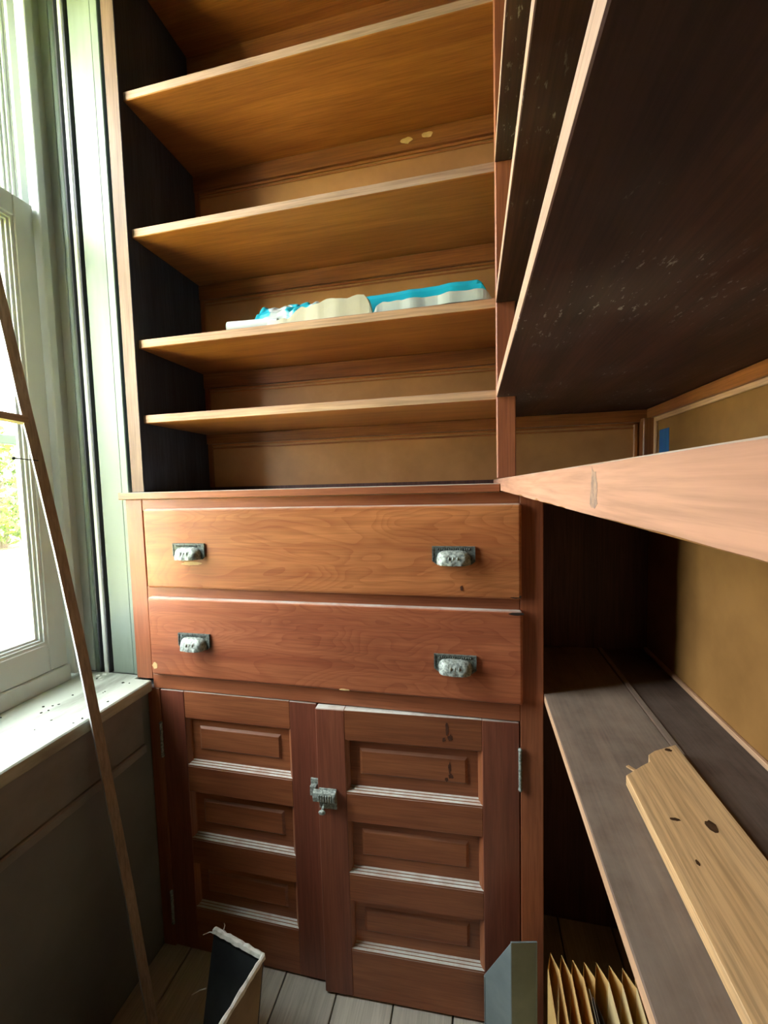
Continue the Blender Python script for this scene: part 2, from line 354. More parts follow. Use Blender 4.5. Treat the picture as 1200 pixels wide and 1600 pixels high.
def screen_mat():
    mt = bpy.data.materials.new('insect_screen'); mt.use_nodes = True; nt = mt.node_tree; nt.nodes.clear()
    out = N(nt, 'ShaderNodeOutputMaterial'); mx = N(nt, 'ShaderNodeMixShader'); tr = N(nt, 'ShaderNodeBsdfTransparent'); df = N(nt, 'ShaderNodeBsdfDiffuse')
    df.inputs[0].default_value = (0.22, 0.24, 0.22, 1)
    tc = N(nt, 'ShaderNodeTexCoord'); sx = N(nt, 'ShaderNodeSeparateXYZ'); nt.links.new(tc.outputs['Object'], sx.inputs[0])
    f = [mth(nt, 'LESS_THAN', mth(nt, 'FRACT', mth(nt, 'MULTIPLY', sx.outputs[k], 330.0)), 0.11) for k in (1, 2)]
    nt.links.new(mth(nt, 'MAXIMUM', *f), mx.inputs[0]); nt.links.new(tr.outputs[0], mx.inputs[1]); nt.links.new(df.outputs[0], mx.inputs[2]); nt.links.new(mx.outputs[0], out.inputs[0])
    return mt
build('insect_screen', bx(-1.2040, -1.2035, -0.575, -0.022, 0.80, 1.396), screen_mat(), ss)
for y0 in (WY0 - 0.06, 0.020): build('outer_casing', bx(-1.235, -1.2, y0, y0 + 0.04, 0.74, 2.66), m_paint(), win)

# ------------------------------------------------------------------ garden outside
struct(build('lawn', bx(-60, -1.6, -40, 60, -0.9, -0.7), plain('lawn_grass', (0.29, 0.27, 0.05), (0.19, 0.195, 0.035), 0.9, (9, 9, 9), bmp=0.6)), 'sunlit lawn outside the window')
struct(build('path', bx(-14.6, -8.9, -40, 60, -0.7, -0.69), plain('pale_gravel', (0.72, 0.66, 0.62), (0.55, 0.50, 0.47), 0.9, (14, 14, 14))), 'pale gravel path across the lawn')
def shrub(c, rx, rz, n, key, label, cat, grp):
    o = empty(key, (c[0], c[1], -0.7))
    fol = MB(); rr = random.Random(int(c[1] * 10))
    for _ in range(n):
        d = Vector((rr.gauss(0, 1), rr.gauss(0, 1), rr.gauss(0, 1))).normalized() * (0.72 + 0.28 * rr.random())
        d *= 1 + 0.25 * noise.noise(d * 2.3 + Vector(c))
        p = Vector((c[0] + d.x * rx, c[1] + d.y * rx, -0.7 + rz * 1.08 + d.z * rz))
        s = 0.05 * rx + 0.10 * rr.random() + 0.04
        u = Vector((rr.gauss(0, 1), rr.gauss(0, 1), rr.gauss(0, 1))).normalized(); v = u.orthogonal().normalized()
        fol.add([p - u * s, p + v * s * 0.5, p + u * s, p - v * s * 0.5], [(0, 1, 2, 3)])
    build('foliage', fol, plain('leaf_green', (0.10, 0.16, 0.02), (0.05, 0.09, 0.012), 0.6, (3, 3, 3)), o, recalc=False)
    build('trunk', MB().tube([(c[0], c[1], -0.7), (c[0] + 0.05, c[1], -0.7 + rz), (c[0], c[1] + 0.1, -0.7 + rz * 1.6)], [rx * 0.09, rx * 0.07, rx * 0.03], 8), plain('bark', (0.10, 0.07, 0.05), rough=0.9), o)
    return tag(o, label, cat, grp)
shrub((-16.6, 7.5, 0), 1.6, 1.5, 1500, 'garden_shrub', 'leafy shrub beyond the path seen low through the window', 'shrub', 'garden plants')
shrub((-17.0, 10.8, 0), 1.7, 1.7, 1500, 'garden_shrub', 'rounded shrub by the path behind the leaning strip', 'shrub', 'garden plants')
shrub((-34, 19.0, 0), 4.0, 4.2, 2600, 'garden_tree', 'tall green tree seen through the lower sash', 'tree', 'garden plants')

# ------------------------------------------------------------------ base cupboard with two drawers and two doors
base = empty('base_cupboard', (-0.37, 0.14, 0.0))
tag(base, 'built-in red-brown wooden cupboard with two drawers over two panelled doors', 'cupboard')
build('side_panel', bx(0.126, 0.144, 0.020, 0.278, 0.0, 1.242), w_frame('z'), base)
build('side_panel', bx(-0.889, -0.872, 0.022, 0.278, 0.765, 1.242), w_frame('z'), base)
build('side_panel', bx(-0.858, -0.842, 0.022, 0.278, 0.0, 0.728), w_frame('z'), base)
build('stile', bx(0.096, 0.144, 0.0, 0.020, 0.0, 1.242), w_frame('z'), base, bevel=0.0015)
build('stile', bx(-0.888, -0.838, 0.0, 0.020, 0.763, 1.242), w_frame('z'), base, bevel=0.0015)
build('stile', bx(-0.858, -0.820, 0.0, 0.020, 0.0, 0.739), w_frame('z'), base, bevel=0.0015)
for z0, z1 in ((1.212, 1.242), (0.978, 1.014), (0.739, 0.778)):
    x0 = -0.838
    build('rail', bx(x0, 0.096, 0.0, 0.020, z0, z1), w_frame('x'), base, bevel=0.0015)
build('bottom_board', bx(-0.842, 0.126, 0.022, 0.278, 0.0, 0.02), w_frame('x'), base)

def pull(parent, cx, cz, y, w, label=None):
    """cast bin pull: stamped plate, hooded cup with relief; y is the drawer face"""
    h = 0.040; s = w / 0.092
    mb = MB()
    mb.prism([(cx - w / 2, cz + h / 2), (cx + w / 2, cz + h / 2), (cx + w / 2, cz - h * 0.32), (cx + w * 0.40, cz - h * 0.5), (cx - w * 0.40, cz - h * 0.5), (cx - w / 2, cz - h * 0.32)], y - 0.0035, y, 'y')
    mb.box(cx - w / 2, cx + w / 2, y - 0.0048, y - 0.0035, cz + h / 2 - 0.003, cz + h / 2)
    for sx in (-1, 1): mb.box(cx + sx * w / 2 - (0.003 if sx > 0 else 0), cx + sx * w / 2 + (0 if sx > 0 else 0.003), y - 0.0048, y - 0.0035, cz - h * 0.3, cz + h / 2 - 0.003)
    for k in range(15):
        mb.sphere((cx + (k - 7) * 0.0048 * s, y - 0.0038, cz + h / 2 - 0.0065), (0.0017, 0.0017, 0.0024), 6, 4)
    # hood: a superellipse dome open below
    a, d, hh = 0.0360 * s, 0.022, 0.030
    zt = cz + h * 0.5 - 0.0085
    def hood(u, v):
        t = u * 2 - 1; cr = max(0.0, 1 - abs(t) ** 4) ** 0.5; q = v * math.pi / 2
        ztop = zt - (1 - cr) * 0.016
        rel = 0.0010 * math.sin(t * 11) * math.sin(v * 8.0) * cr
        return (cx + t * a, y - 0.0035 - d * cr * math.sin(q) ** 0.85 + rel, ztop + (zt - hh - ztop) * (1 - math.cos(q)) ** 0.9)
    mb.grid(hood, 28, 10, 1)
    leaf = [(0, -0.2), (0.16, 0.5), (0.05, 0.9), (-0.05, 0.9), (-0.16, 0.5)]
    for k in (-0.5, 0, 0.5):      # raised leaves on the hood
        mb.sphere((cx + k * 0.018, y - 0.0228, zt - 0.017), (0.0022, 0.0016, 0.0065), 6, 5, 1)
    mb.tube([(cx - a * 0.93, y - 0.006, zt - hh * 0.93), (cx - a * 0.7, y - 0.0215, zt - hh * 0.98), (cx, y - 0.0245, zt - hh), (cx + a * 0.7, y - 0.0215, zt - hh * 0.98), (cx + a * 0.93, y - 0.006, zt - hh * 0.93)], 0.0015, 6, True, 1)
    o = build('cup_pull', mb, [plain('dark_pewter', (0.17, 0.20, 0.18), (0.07, 0.085, 0.08), 0.55, (190, 190, 190), metal=0.25, bmp=0.5, lo=0.38, hi=0.58), m_pewter()], parent, recalc=False)
    for p in o.data.polygons: p.use_smooth = len(p.vertices) == 4 and p.area < 4e-5
    o['label'] = 'grey cast metal cup pull with leaf relief'
    return o
DY = -0.013
def drawer(z0, z1, x0, x1, wob):
    mb = MB()
    d = build('drawer', bx(x0, x1, DY, 0.012, z0, z1), (w_drawer_red if wob else w_drawer)('x'), base, bevel=0.006, seg=3)
    return d
d1 = drawer(1.0135, 1.217, -0.826, 0.099, 0)
d2 = drawer(0.782, 0.9885, -0.829, 0.101, 1)
pull(d1, -0.695, 1.110, DY, 0.090); pull(d1, -0.042, 1.107, DY, 0.092)
pull(d2, -0.694, 0.880, DY, 0.090); pull(d2, -0.042, 0.867, DY, 0.092)
def blot(parent, name, cx, cz, y, rx, rz, mt, seed, n=14, t=0.0008):
    rr = random.Random(seed); poly = []
    for k in range(n):
        q = 2 * math.pi * k / n; f = 0.75 + 0.4 * rr.random(); poly.append((cx + rx * f * math.cos(q), cz + rz * f * math.sin(q)))
    return build(name, MB().prism(poly, y - t, y + 0.001, 'y'), mt, parent)
bare = plain('bare_wood', (0.78, 0.55, 0.27), (0.6, 0.4, 0.18), 0.7, (60, 60, 60))
darkchip = plain('dark_chip', (0.03, 0.018, 0.012), rough=0.9)
blot(d2, 'bare_wood_chip', -0.817, 0.808, DY, 0.0085, 0.009, bare, 3)['label'] = 'pale bare-wood chip'
blot(d1, 'bare_wood_chip', -0.690, 1.079, DY, 0.030, 0.0045, bare, 5)
blot(d1, 'dark_chip', 0.086, 1.0195, DY + 0.001, 0.012, 0.004, darkchip, 8)
blot(d1, 'dark_chip', -0.026, 1.035, DY, 0.003, 0.006, plain('resin', (0.09, 0.03, 0.015)), 9)
blot(d2, 'bare_wood_chip', -0.30, 0.785, DY, 0.013, 0.002, bare, 11)
stn = plain('drip_stain', (0.06, 0.022, 0.012), (0.11, 0.04, 0.02), 0.6, (80, 80, 80))
blot(d2, 'dark_chip', 0.088, 0.983, DY, 0.016, 0.0035, darkchip, 12)

def door(x0, x1, loc, rotz, hinge_side, streak):
    """panelled door in its own space: x from x0 to x1, face at y=0, back at y=.022"""
    e = empty('door', loc, base, rotz)
    T = 0.022; ST = 0.076 if hinge_side < 0 else 0.070
    z0, z1 = 0.006, 0.737
    rails = [(0.665, z1), (0.462, 0.532), (0.259, 0.327), (z0, 0.129)]
    sl = x0 + 0.071; sr = x1 - 0.072
    if hinge_side > 0: sr = x1 - 0.080
    P = dict(parent=e, local=True)
    build('stile', bx(x0, sl, 0, T, z0, z1), w_stile('z'), bevel=0.0015, **P)
    build('stile', bx(sr, x1, 0, T, z0, z1), w_stile('z'), bevel=0.0015, **P)
    for a, b in rails: build('rail', bx(sl, sr, 0.0004, T, a, b), w_door('x'), bevel=0.0008, **P)
    for k in range(3):
        a, b = rails[k + 1][1], rails[k][0]
        pm = MB(); pm.box(sl, sr, 0.0145, 0.018, a, b)
        build('panel', pm, w_door('x'), **P)
        iw, ih = 0.038, 0.036
        rp = MB(); xa, xb, za, zb = sl + iw, sr - iw, a + ih + 0.012, b - ih + 0.004
        s = 0.006
        rp.add([(xa - s, 0.0145, za - s), (xb + s, 0.0145, za - s), (xb + s, 0.0145, zb + s), (xa - s, 0.0145, zb + s), (xa, 0.0102, za), (xb, 0.0102, za), (xb, 0.0102, zb), (xa, 0.0102, zb)],
               [(0, 1, 5, 4), (1, 2, 6, 5), (2, 3, 7, 6), (3, 0, 4, 7), (4, 5, 6, 7)])
        build('raised_panel', rp, w_door('x'), **P)
        # moulding round the opening; the lower one is a wide stepped ledge that holds dust
        lm = MB()
        lm.prism([(0.0145, a), (0.0145, a + 0.0125), (0.0105, a + 0.0110), (0.0103, a + 0.0090), (0.0058, a + 0.0075), (0.0056, a + 0.0055), (0.0008, a + 0.0040), (0.0008, a)], sl, sr, 'x')
        build('ledge_moulding', lm, w_door('x'), **P)
        um = MB(); um.prism([(0.0145, b), (0.0145, b - 0.009), (0.010, b - 0.008), (0.004, b - 0.003), (0.002, b)], sl, sr, 'x')
        build('moulding', um, w_door('x'), **P)
        for q, sg in ((sl, 1), (sr, -1)):
            vm = MB(); vm.prism([(q, 0.0145), (q + sg * 0.009, 0.0145), (q + sg * 0.008, 0.010), (q + sg * 0.003, 0.004), (q, 0.002)], a, b)
            build('moulding', vm, w_door('z'), **P)
    hx = x1 + 0.001 if hinge_side > 0 else x0 - 0.001
    for hz in ((0.632, 0.12) if hinge_side > 0 else (0.60, 0.12)):
        hm = MB(); hm.tube([(hx, -0.004, hz - 0.042), (hx, -0.004, hz + 0.042)], 0.0036, 8)
        hm.sphere((hx, -0.004, hz + 0.045), 0.0048, 8, 6); hm.sphere((hx, -0.004, hz - 0.045), 0.0048, 8, 6)
        for k in (-0.02, 0.0, 0.02): hm.tube([(hx, -0.004, hz + k - 0.001), (hx, -0.004, hz + k + 0.001)], 0.0042, 8)
        o = build('hinge', hm, m_pewter(), recalc=False, **P); o['label'] = 'grey metal ball-tipped hinge barrel'
    return e
dl = door(-0.441, 0.0, (-0.377, 0.0, 0.0), 0.0, -1, None)
ang = math.asin(0.020 / 0.467)
dr = door(-0.467, 0.0, (0.094, 0.0, 0.0), ang, 1, None)
# latch on the right door, near its free edge
lt = MB(); Pz = 0.525; px = -0.462
lt.box(px - 0.001, px + 0.042, -0.004, 0.0, Pz - 0.034, Pz + 0.016)
lt.prism([(-0.004, Pz + 0.014), (-0.013, Pz + 0.011), (-0.016, Pz + 0.0), (-0.013, Pz - 0.012), (-0.004, Pz - 0.014)], px - 0.014, px + 0.042, 'x')
for k in range(7): lt.box(px + 0.000 + k * 0.006, px + 0.003 + k * 0.006, -0.0172, -0.012, Pz - 0.008, Pz + 0.007)
lt.tube([(px + 0.012, -0.006, Pz - 0.022), (px + 0.012, -0.026, Pz - 0.024)], [0.004, 0.003], 8)
lt.sphere((px + 0.013, -0.028, Pz - 0.024), (0.009, 0.005, 0.006), 10, 6)
o = build('cupboard_latch', lt, m_pewter(), dr, local=True, bevel=0.0008); o['label'] = 'grey cast metal cupboard latch with turn knob'
kp = MB(); kp.box(-0.021, -0.001, -0.004, 0.0, 0.502, 0.548); kp.box(-0.019, -0.003, -0.015, -0.004, 0.512, 0.536)
o = build('latch_keeper', kp, m_pewter(), dl, local=True, bevel=0.001); o['label'] = 'grey metal latch keeper'

for q, (sx_, sz_, rx_, rz_, yy_) in enumerate(((-0.157, 0.712, 0.0035, 0.016, 0.0004), (-0.150, 0.690, 0.006, 0.008, 0.0004), (-0.164, 0.684, 0.004, 0.006, 0.0004), (-0.152, 0.612, 0.0035, 0.014, 0.0102), (-0.150, 0.592, 0.007, 0.006, 0.0102), (-0.160, 0.583, 0.004, 0.005, 0.0102))):
    rq = random.Random(q); poly = [(sx_ + rx_ * (0.6 + 0.6 * rq.random()) * math.cos(2 * math.pi * k / 12), sz_ + rz_ * (0.6 + 0.6 * rq.random()) * math.sin(2 * math.pi * k / 12)) for k in range(12)]
    build('drip_stain', MB().prism(poly, yy_ - 0.0004, yy_ + 0.0005, 'y'), stn, dr, local=True)
for q, (sx_, sz_) in enumerate(((-0.165, 2.196), (-0.108, 2.200))):
    blot(wb_, 'bare_wood_chip', sx_, sz_, YB - 0.014, 0.016, 0.008, bare, 20 + q)
# counter board (worktop) on the cupboard
tag(build('counter_board', MB().prism([(-0.894, -0.016), (0.0555, -0.016), (0.0555, 0.279), (-0.866, 0.279), (-0.866, 0.021), (-0.894, 0.021)], 1.2422, 1.2600), [wood('counter_wood', 'x', (0.50, 0.24, 0.09), (0.32, 0.12, 0.045), 0.45, dust=1.0), w_frame('x')], edge=(0, -1, 0), bevel=0.0015),
    'long worn counter board on top of the drawer cupboard', 'counter')

# ------------------------------------------------------------------ open shelf unit above the counter
un = empty('shelf_unit', (-0.37, 0.14, 1.262)); tag(un, 'open built-in wooden shelf unit standing on the counter board', 'shelf unit')
build('side_panel', bx(-0.866, -0.828, 0.0, 0.279, 1.2602, ZC - 0.002), [wood('shade_tinted_side_board', 'z', (0.060, 0.066, 0.088), (0.036, 0.040, 0.054), 0.6, spec=0.2), wood('side_edge', 'z', (0.29, 0.19, 0.125), (0.19, 0.115, 0.07), 0.6, fine=0.3, spec=0.3)], un, bevel=0.0015, edge=(0, -1, 0))  # the shadow's cool dark tint is put into the inner board's colour
for z0, z1 in LEV:
    o = build('shelf_board', bx(-0.828, 0.0888, 0.012, 0.2795, z0, z1), [w_shelf('x'), w_edge_pale('x') if z0 > 1.8 else w_edge('x')], un, bevel=0.0015, edge=(0, -1, 0))  # upper levels take a whiter edge: dust, plus glare put into the colour
build('corner_upright', bx(0.0505, 0.0885, -0.012, 0.0118, 1.2702, ZC - 0.002), w_frame('z'), un, bevel=0.002)

# ------------------------------------------------------------------ long shelves on the right wall
EX = 0.0505; YE = -1.72
names = ['long dark shelf one level above the thick bright edge, pale front edge', 'long dark shelf second above the bright edge, level with the wrapped packets',
         'long dark shelf third above the bright edge, thin sliver of pale edge', 'long dark shelf fourth above the bright edge, beside the corner upright', 'topmost long dark shelf over the corner upright']
for (z0, z1), lb in zip(LEV, names):
    poly = [(EX, YE), (XR - 0.001, YE), (XR - 0.001, 0.2795), (0.0895, 0.2795), (0.0895, -0.0125), (EX, -0.0125)]
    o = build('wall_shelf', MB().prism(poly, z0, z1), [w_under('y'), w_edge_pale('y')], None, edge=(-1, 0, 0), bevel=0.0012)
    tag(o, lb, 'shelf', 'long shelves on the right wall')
am = MB(); na = 150; avs = []; rr = random.Random(9)
for i in range(na + 1):                       # long board with a chipped lower edge
    y = 0.2790 + (YE - 0.2790) * i / na
    ch = 0.0014 * max(0.0, noise.noise(Vector((y * 17, 3.3, 0)))) + (0.0022 * rr.random() if rr.random() < 0.14 else 0.0003 * rr.random())
    tp = 0.0006 * noise.noise(Vector((y * 40, 9.1, 0)))
    avs += [(0.0572 + 0.6 * ch, y, A_Z[0]), (0.0570, y, A_Z[0] + ch), (0.0570, y, A_Z[1] - 0.0007 + tp), (0.0580, y, A_Z[1]), (XR - 0.001, y, A_Z[1]), (XR - 0.001, y, A_Z[0])]
am.add(avs, [(i * 6 + k, i * 6 + (k + 1) % 6, i * 6 + 6 + (k + 1) % 6, i * 6 + 6 + k) for i in range(na) for k in range(6)] + [(5, 4, 3, 2, 1, 0), tuple(range(6 * na, 6 * na + 6))])
o = build('wall_shelf', am, [wood('counter_wood', 'y', (0.50, 0.24, 0.09), (0.32, 0.12, 0.045), 0.45, dust=0.6), wood('thick_worn_edge', 'y', (0.52, 0.285, 0.195), (0.40, 0.20, 0.13), 0.7, fine=0.25, blot=0.3, spec=0.2)], None, edge=(-1, 0, 0))
blt = [(-0.686 + 0.0075 * (0.6 + 0.7 * rr.random()) * math.cos(2 * math.pi * k / 16), 1.2575 + 0.010 * (0.6 + 0.6 * rr.random()) * math.sin(2 * math.pi * k / 16)) for k in range(16)]
build('grey_smear', MB().prism(blt, 0.05690, 0.0574, 'x'), plain('smear', (0.20, 0.14, 0.115), (0.40, 0.25, 0.175), 0.8, (260, 260, 200)), o)
tag(o, 'long shelf with the thick bright chipped edge jutting at eye level', 'shelf', 'long shelves on the right wall')
rr = random.Random(4)
low = empty('low_shelf', (0.3, -0.7, LOW[0])); tag(low, 'low dusty grey-brown shelf carrying the pale oak board', 'shelf', 'long shelves on the right wall')
build('front_board', bx(0.1455, 0.325, YE, 0.2785, *LOW), [w_grey('y'), w_edge('y')], low, bevel=0.0015, edge=(-1, 0, 0))
build('joint_strip', bx(0.325, 0.337, YE, 0.2785, LOW[0], LOW[1] + 0.003), w_grey('y'), low, bevel=0.0015)
build('rear_board', bx(0.337, XR - 0.001, YE, 0.2785, LOW[0], LOW[1] - 0.001), wood('dark_rear_board', 'y', (0.10, 0.06, 0.045), (0.05, 0.03, 0.024), 0.6, dust=0.2, dustcol=(0.28, 0.24, 0.2), spec=0.12), low, bevel=0.0015)

# ------------------------------------------------------------------ loose things
# pale oak board with a broken end on the low shelf
zt = LOW[1] + 0.0035
obp = [(0.217, -0.262), (0.247, -0.236), (0.262, -0.224), (0.268, -0.206), (0.281, -0.194), (0.321, -0.171), (0.3265, -0.60), (0.335, -1.30), (0.205, -1.30), (0.212, -0.60)]
ob = build('oak_board', MB().prism([(x, y) for x, y in obp], zt, zt + 0.0155), [w_oak('y')], None, bevel=0.001)
tag(ob, 'pale oak board with a broken notched end lying on the low shelf', 'board')
kn = plain('oak_knot', (0.030, 0.017, 0.010), (0.075, 0.04, 0.02), 0.9, (90, 90, 90), spec=0.0)
def zspot(name, cx, cy, rx, ry, sd, mt, z):
    rr = random.Random(sd); poly = [(cx + rx * (0.8 + 0.35 * rr.random()) * math.cos(2 * math.pi * k / 14), cy + ry * (0.8 + 0.35 * rr.random()) * math.sin(2 * math.pi * k / 14)) for k in range(14)]
    return build(name, MB().prism(poly, z - 0.001, z + 0.0004), mt, ob)
zs = zt + 0.0155
zspot('knot', 0.288, -0.342, 0.0065, 0.010, 1, kn, zs)['label'] = 'dark round knot'
zspot('knot', 0.303, -0.189, 0.005, 0.004, 2, kn, zs)
zspot('knot', 0.249, -0.338, 0.006, 0.0025, 3, kn, zs)
zspot('knot', 0.245, -0.400, 0.002, 0.004, 4, kn, zs)
zspot('knot', 0.282, -0.500, 0.003, 0.006, 5, kn, zs)
tag(build('wood_sliver', MB().prism([(0.2325, -0.216), (0.237, -0.213), (0.254, -0.233), (0.250, -0.237)], LOW[1] + 0.0002, LOW[1] + 0.003), w_oak('x'), bevel=0.0005), 'small pale splinter by the broken end of the oak board', 'splinter')
# blue tape on the wall
tag(build('tape_strip', bx(XR - 0.0008, XR - 0.0001, 0.175, 0.225, 1.290, 1.379), plain('blue_tape', (0.012, 0.10, 0.28), (0.01, 0.075, 0.22), 0.6, (60, 60, 20))), 'strip of blue masking tape stuck on the tan wall panel', 'tape')

# bent wooden strip leaning on the sill
st_pts = STICK = [(-0.985, -0.222, 1.925), (-0.957, -0.214, 1.70), (-0.940, -0.207, 1.566), (-0.921, -0.204, 1.44), (-0.905, -0.194, 1.30), (-0.880, -0.188, 1.13), (-0.850, -0.183, 0.92), (-0.829, -0.180, 0.76), (-0.798, -0.180, 0.548), (-0.770, -0.180, 0.351), (-0.749, -0.182, 0.201), (-0.7205, -0.184, 0.0)]
stk = empty('wooden_strip', STICK[-1]); tag(stk, 'long thin bent wooden strip leaning on the window sill', 'wood strip')
def ribbon(pts, w, t, mats, name, parent, edge):
    mb = MB(); vs = []
    n = len(pts); P = [Vector(p) for p in pts]
    fd = []
    fs = []; mi = []
    for i, p in enumerate(P):
        d = (P[min(i + 1, n - 1)] - P[max(i - 1, 0)]).normalized()
        a = Vector((0.42, 0.91, 0)); a = (a - d * a.dot(d)).normalized()     # across the broad face
        b = d.cross(a).normalized()
        for q, r in ((-1, -1), (1, -1), (1, 1), (-1, 1)): vs.append(p + a * w * q / 2 + b * t * r / 2)
    for i in range(n - 1):
        for k in range(4):
            fs.append((i * 4 + k, i * 4 + (k + 1) % 4, (i + 1) * 4 + (k + 1) % 4, (i + 1) * 4 + k)); mi.append(1 if k == edge else 0)
    fs += [(3, 2, 1, 0), tuple(range(4 * n - 4, 4 * n))]; mi += [0, 0]
    mb.v = [tuple(v) for v in vs]; mb.f = fs; mb.mi = mi
    return build(name, mb, mats, parent)
ribbon(STICK, 0.019, 0.011, [w_strip('z'), plain('pale_narrow_edge', (0.62, 0.66, 0.66), (0.45, 0.48, 0.48), 0.7, (20, 20, 6))], 'strip', stk, 3)  # narrow side is paler than the broad face
ribbon([(-0.922, -0.200, 1.418), (-0.925, -0.30, 1.424), (-0.93, -0.40, 1.43)], 0.017, 0.015, [w_strip('y')] * 2, 'cross_piece', stk, 9)
nl = MB(); nl.tube([(-0.905, -0.190, 1.333), (-0.905, -0.244, 1.336)], 0.0012, 6); nl.sphere((-0.905, -0.247, 1.336), 0.0034, 8, 6)
build('nail', nl, plain('black_nail', (0.03, 0.03, 0.03), rough=0.5, metal=0.6), stk)['label'] = 'dark nail through the strip'

# crumbs and flakes on the sill
cr = MB(); rr = random.Random(12)
for k in range(30):
    y = -0.02 - rr.random() ** 1.1 * 0.42; xx = -1.05 + rr.random() * 0.20; s = 0.0009 + 0.0018 * rr.random(); q = rr.random() * 3
    h = 0.0008 + 0.0015 * rr.random()
    cr.prism([(xx + s * (1.6 if j % 2 else 1) * math.cos(q + j * 1.26), y + s * math.sin(q + j * 1.26)) for j in range(5)], WZ0 + 0.0002, WZ0 + h)
o = build('debris', cr, plain('dead_flies', (0.05, 0.05, 0.045), rough=0.9)); o['kind'] = 'stuff'; tag(o, 'dark crumbs and dead insects scattered on the white sill', 'debris')
pf = MB()
for k in range(7):
    y = 0.0 - rr.random() * 0.03; xx = -1.005 + rr.random() * 0.035; s = 0.003 + 0.004 * rr.random(); q = rr.random() * 3; z = WZ0 + 0.001 + rr.random() * 0.003
    pf.add([(xx + s * math.cos(q + j * 1.57) * (1.5 if j % 2 else .8), y + s * math.sin(q + j * 1.57), z + 0.006 * rr.random()) for j in range(4)], [(0, 1, 2, 3)])
o = build('paint_flakes', pf, plain('flake_white', (0.8, 0.85, 0.8)), recalc=False); o['kind'] = 'stuff'; tag(o, 'white paint flakes heaped in the sill corner', 'debris')

# ---- packets on the second long shelf of the unit
SZ = LEV[1][1]
def crumple(mb, x0, x1, y0, y1, z0, hfun, nu, nv, seed, amp=0.006, fr=28.0):
    def fn(u, v):
        x = x0 + (x1 - x0) * u; y = y0 + (y1 - y0) * v
        e = min(u, 1 - u, v, 1 - v); rise = min(1.0, e * 16) ** 0.5
        n1 = noise.noise(Vector((x * fr, y * fr, seed))); n2 = noise.noise(Vector((x * fr * 2.3, y * fr * 2.3, seed + 5)))
        h = hfun(u, v) * rise
        return (x + 0.004 * n2, y + 0.006 * n1, z0 + max(0.0008, h + (abs(n1) * 1.6 - 0.4) * amp * rise + n2 * amp * 0.5 * rise))
    mb.grid(fn, nu, nv)
    mb.add([(x0 + 0.004, y0 + 0.004, z0 + 0.0004), (x1 - 0.004, y0 + 0.004, z0 + 0.0004), (x1 - 0.004, y1 - 0.004, z0 + 0.0004), (x0 + 0.004, y1 - 0.004, z0 + 0.0004)], [(0, 3, 2, 1)])
def teal_mat(key, lo, hi, sc):
    mt, nt, bs = new_mat(key)
    n = N(nt, 'ShaderNodeTexNoise', Scale=1.0, Detail=1.0); nt.links.new(coords(nt, sc), n.inputs['Vector'])
    nt.links.new(ramp(nt, n.outputs[0], [(lo, (0.015, 0.42, 0.56)), (hi, (0.52, 0.60, 0.58))]), bs.inputs['Base Color'])
    bs.inputs['Roughness'].default_value = 0.3; return mt
paper = plain('cream_paper', (0.56, 0.54, 0.40), (0.46, 0.46, 0.36), 0.7, (10, 10, 10)); white = plain('white_plastic', (0.52, 0.60, 0.56), (0.44, 0.50, 0.48), 0.45, (12, 12, 12))
rl = MB()
for r0, rev in ((0.0155, 1), (0.0135, -1)): rl.tube([(-0.590, 0.045, SZ + 0.0158), (-0.46, 0.055, SZ + 0.0158)], r0, 20, cap=False)
ringv = []
for r0 in (0.0155, 0.0135):
    for k in range(20): q = 2 * math.pi * k / 20; ringv.append((-0.590, 0.045 + r0 * math.cos(q), SZ + 0.0158 + r0 * math.sin(q)))
rl.add(ringv, [(k, (k + 1) % 20, 20 + (k + 1) % 20, 20 + k) for k in range(20)])
tag(build('paper_roll', rl, plain('white_paper', (0.55, 0.62, 0.64), (0.50, 0.56, 0.58), 0.6), smooth=True, recalc=False), 'small white paper roll at the dark end of the packets', 'paper roll')
b1 = MB(); crumple(b1, -0.530, -0.335, 0.040, 0.200, SZ + 0.0003, lambda u, v: 0.030 + 0.050 * min(1, v * 2.2 + 0.15), 50, 30, 3.1, 0.009)
tag(build('plastic_bag', b1, teal_mat('teal_print', 0.50, 0.53, (16, 16, 16))), 'crumpled white and turquoise plastic bag on the shelf', 'bag')
b2 = MB(); crumple(b2, -0.478, -0.215, 0.016, 0.037, SZ + 0.0003, lambda u, v: 0.010 + 0.034 * min(1, max(0, u - 0.12) * 2.4) + 0.003 * math.sin(u * 23), 44, 14, 7.7, 0.010, 24)
tag(build('crumpled_paper', b2, paper), 'crumpled cream paper wrapper in front of the turquoise bag', 'paper')
b3 = MB(); crumple(b3, -0.330, 0.044, 0.048, 0.215, SZ + 0.0003, lambda u, v: 0.066 - 0.010 * (1 - u), 40, 24, 11.0, 0.002, 14)
tag(build('wrapped_packet', b3, teal_mat('teal_wrap', 0.60, 0.62, (6, 30, 30))), 'flat turquoise wrapped packet beside the corner upright', 'packet')
b4 = MB(); crumple(b4, -0.212, 0.046, 0.016, 0.046, SZ + 0.0003, lambda u, v: 0.022 + 0.010 * v, 40, 14, 15.0, 0.004, 26)
tag(build('white_sheet', b4, white), 'folded white plastic sheet in front of the turquoise packet', 'sheet')

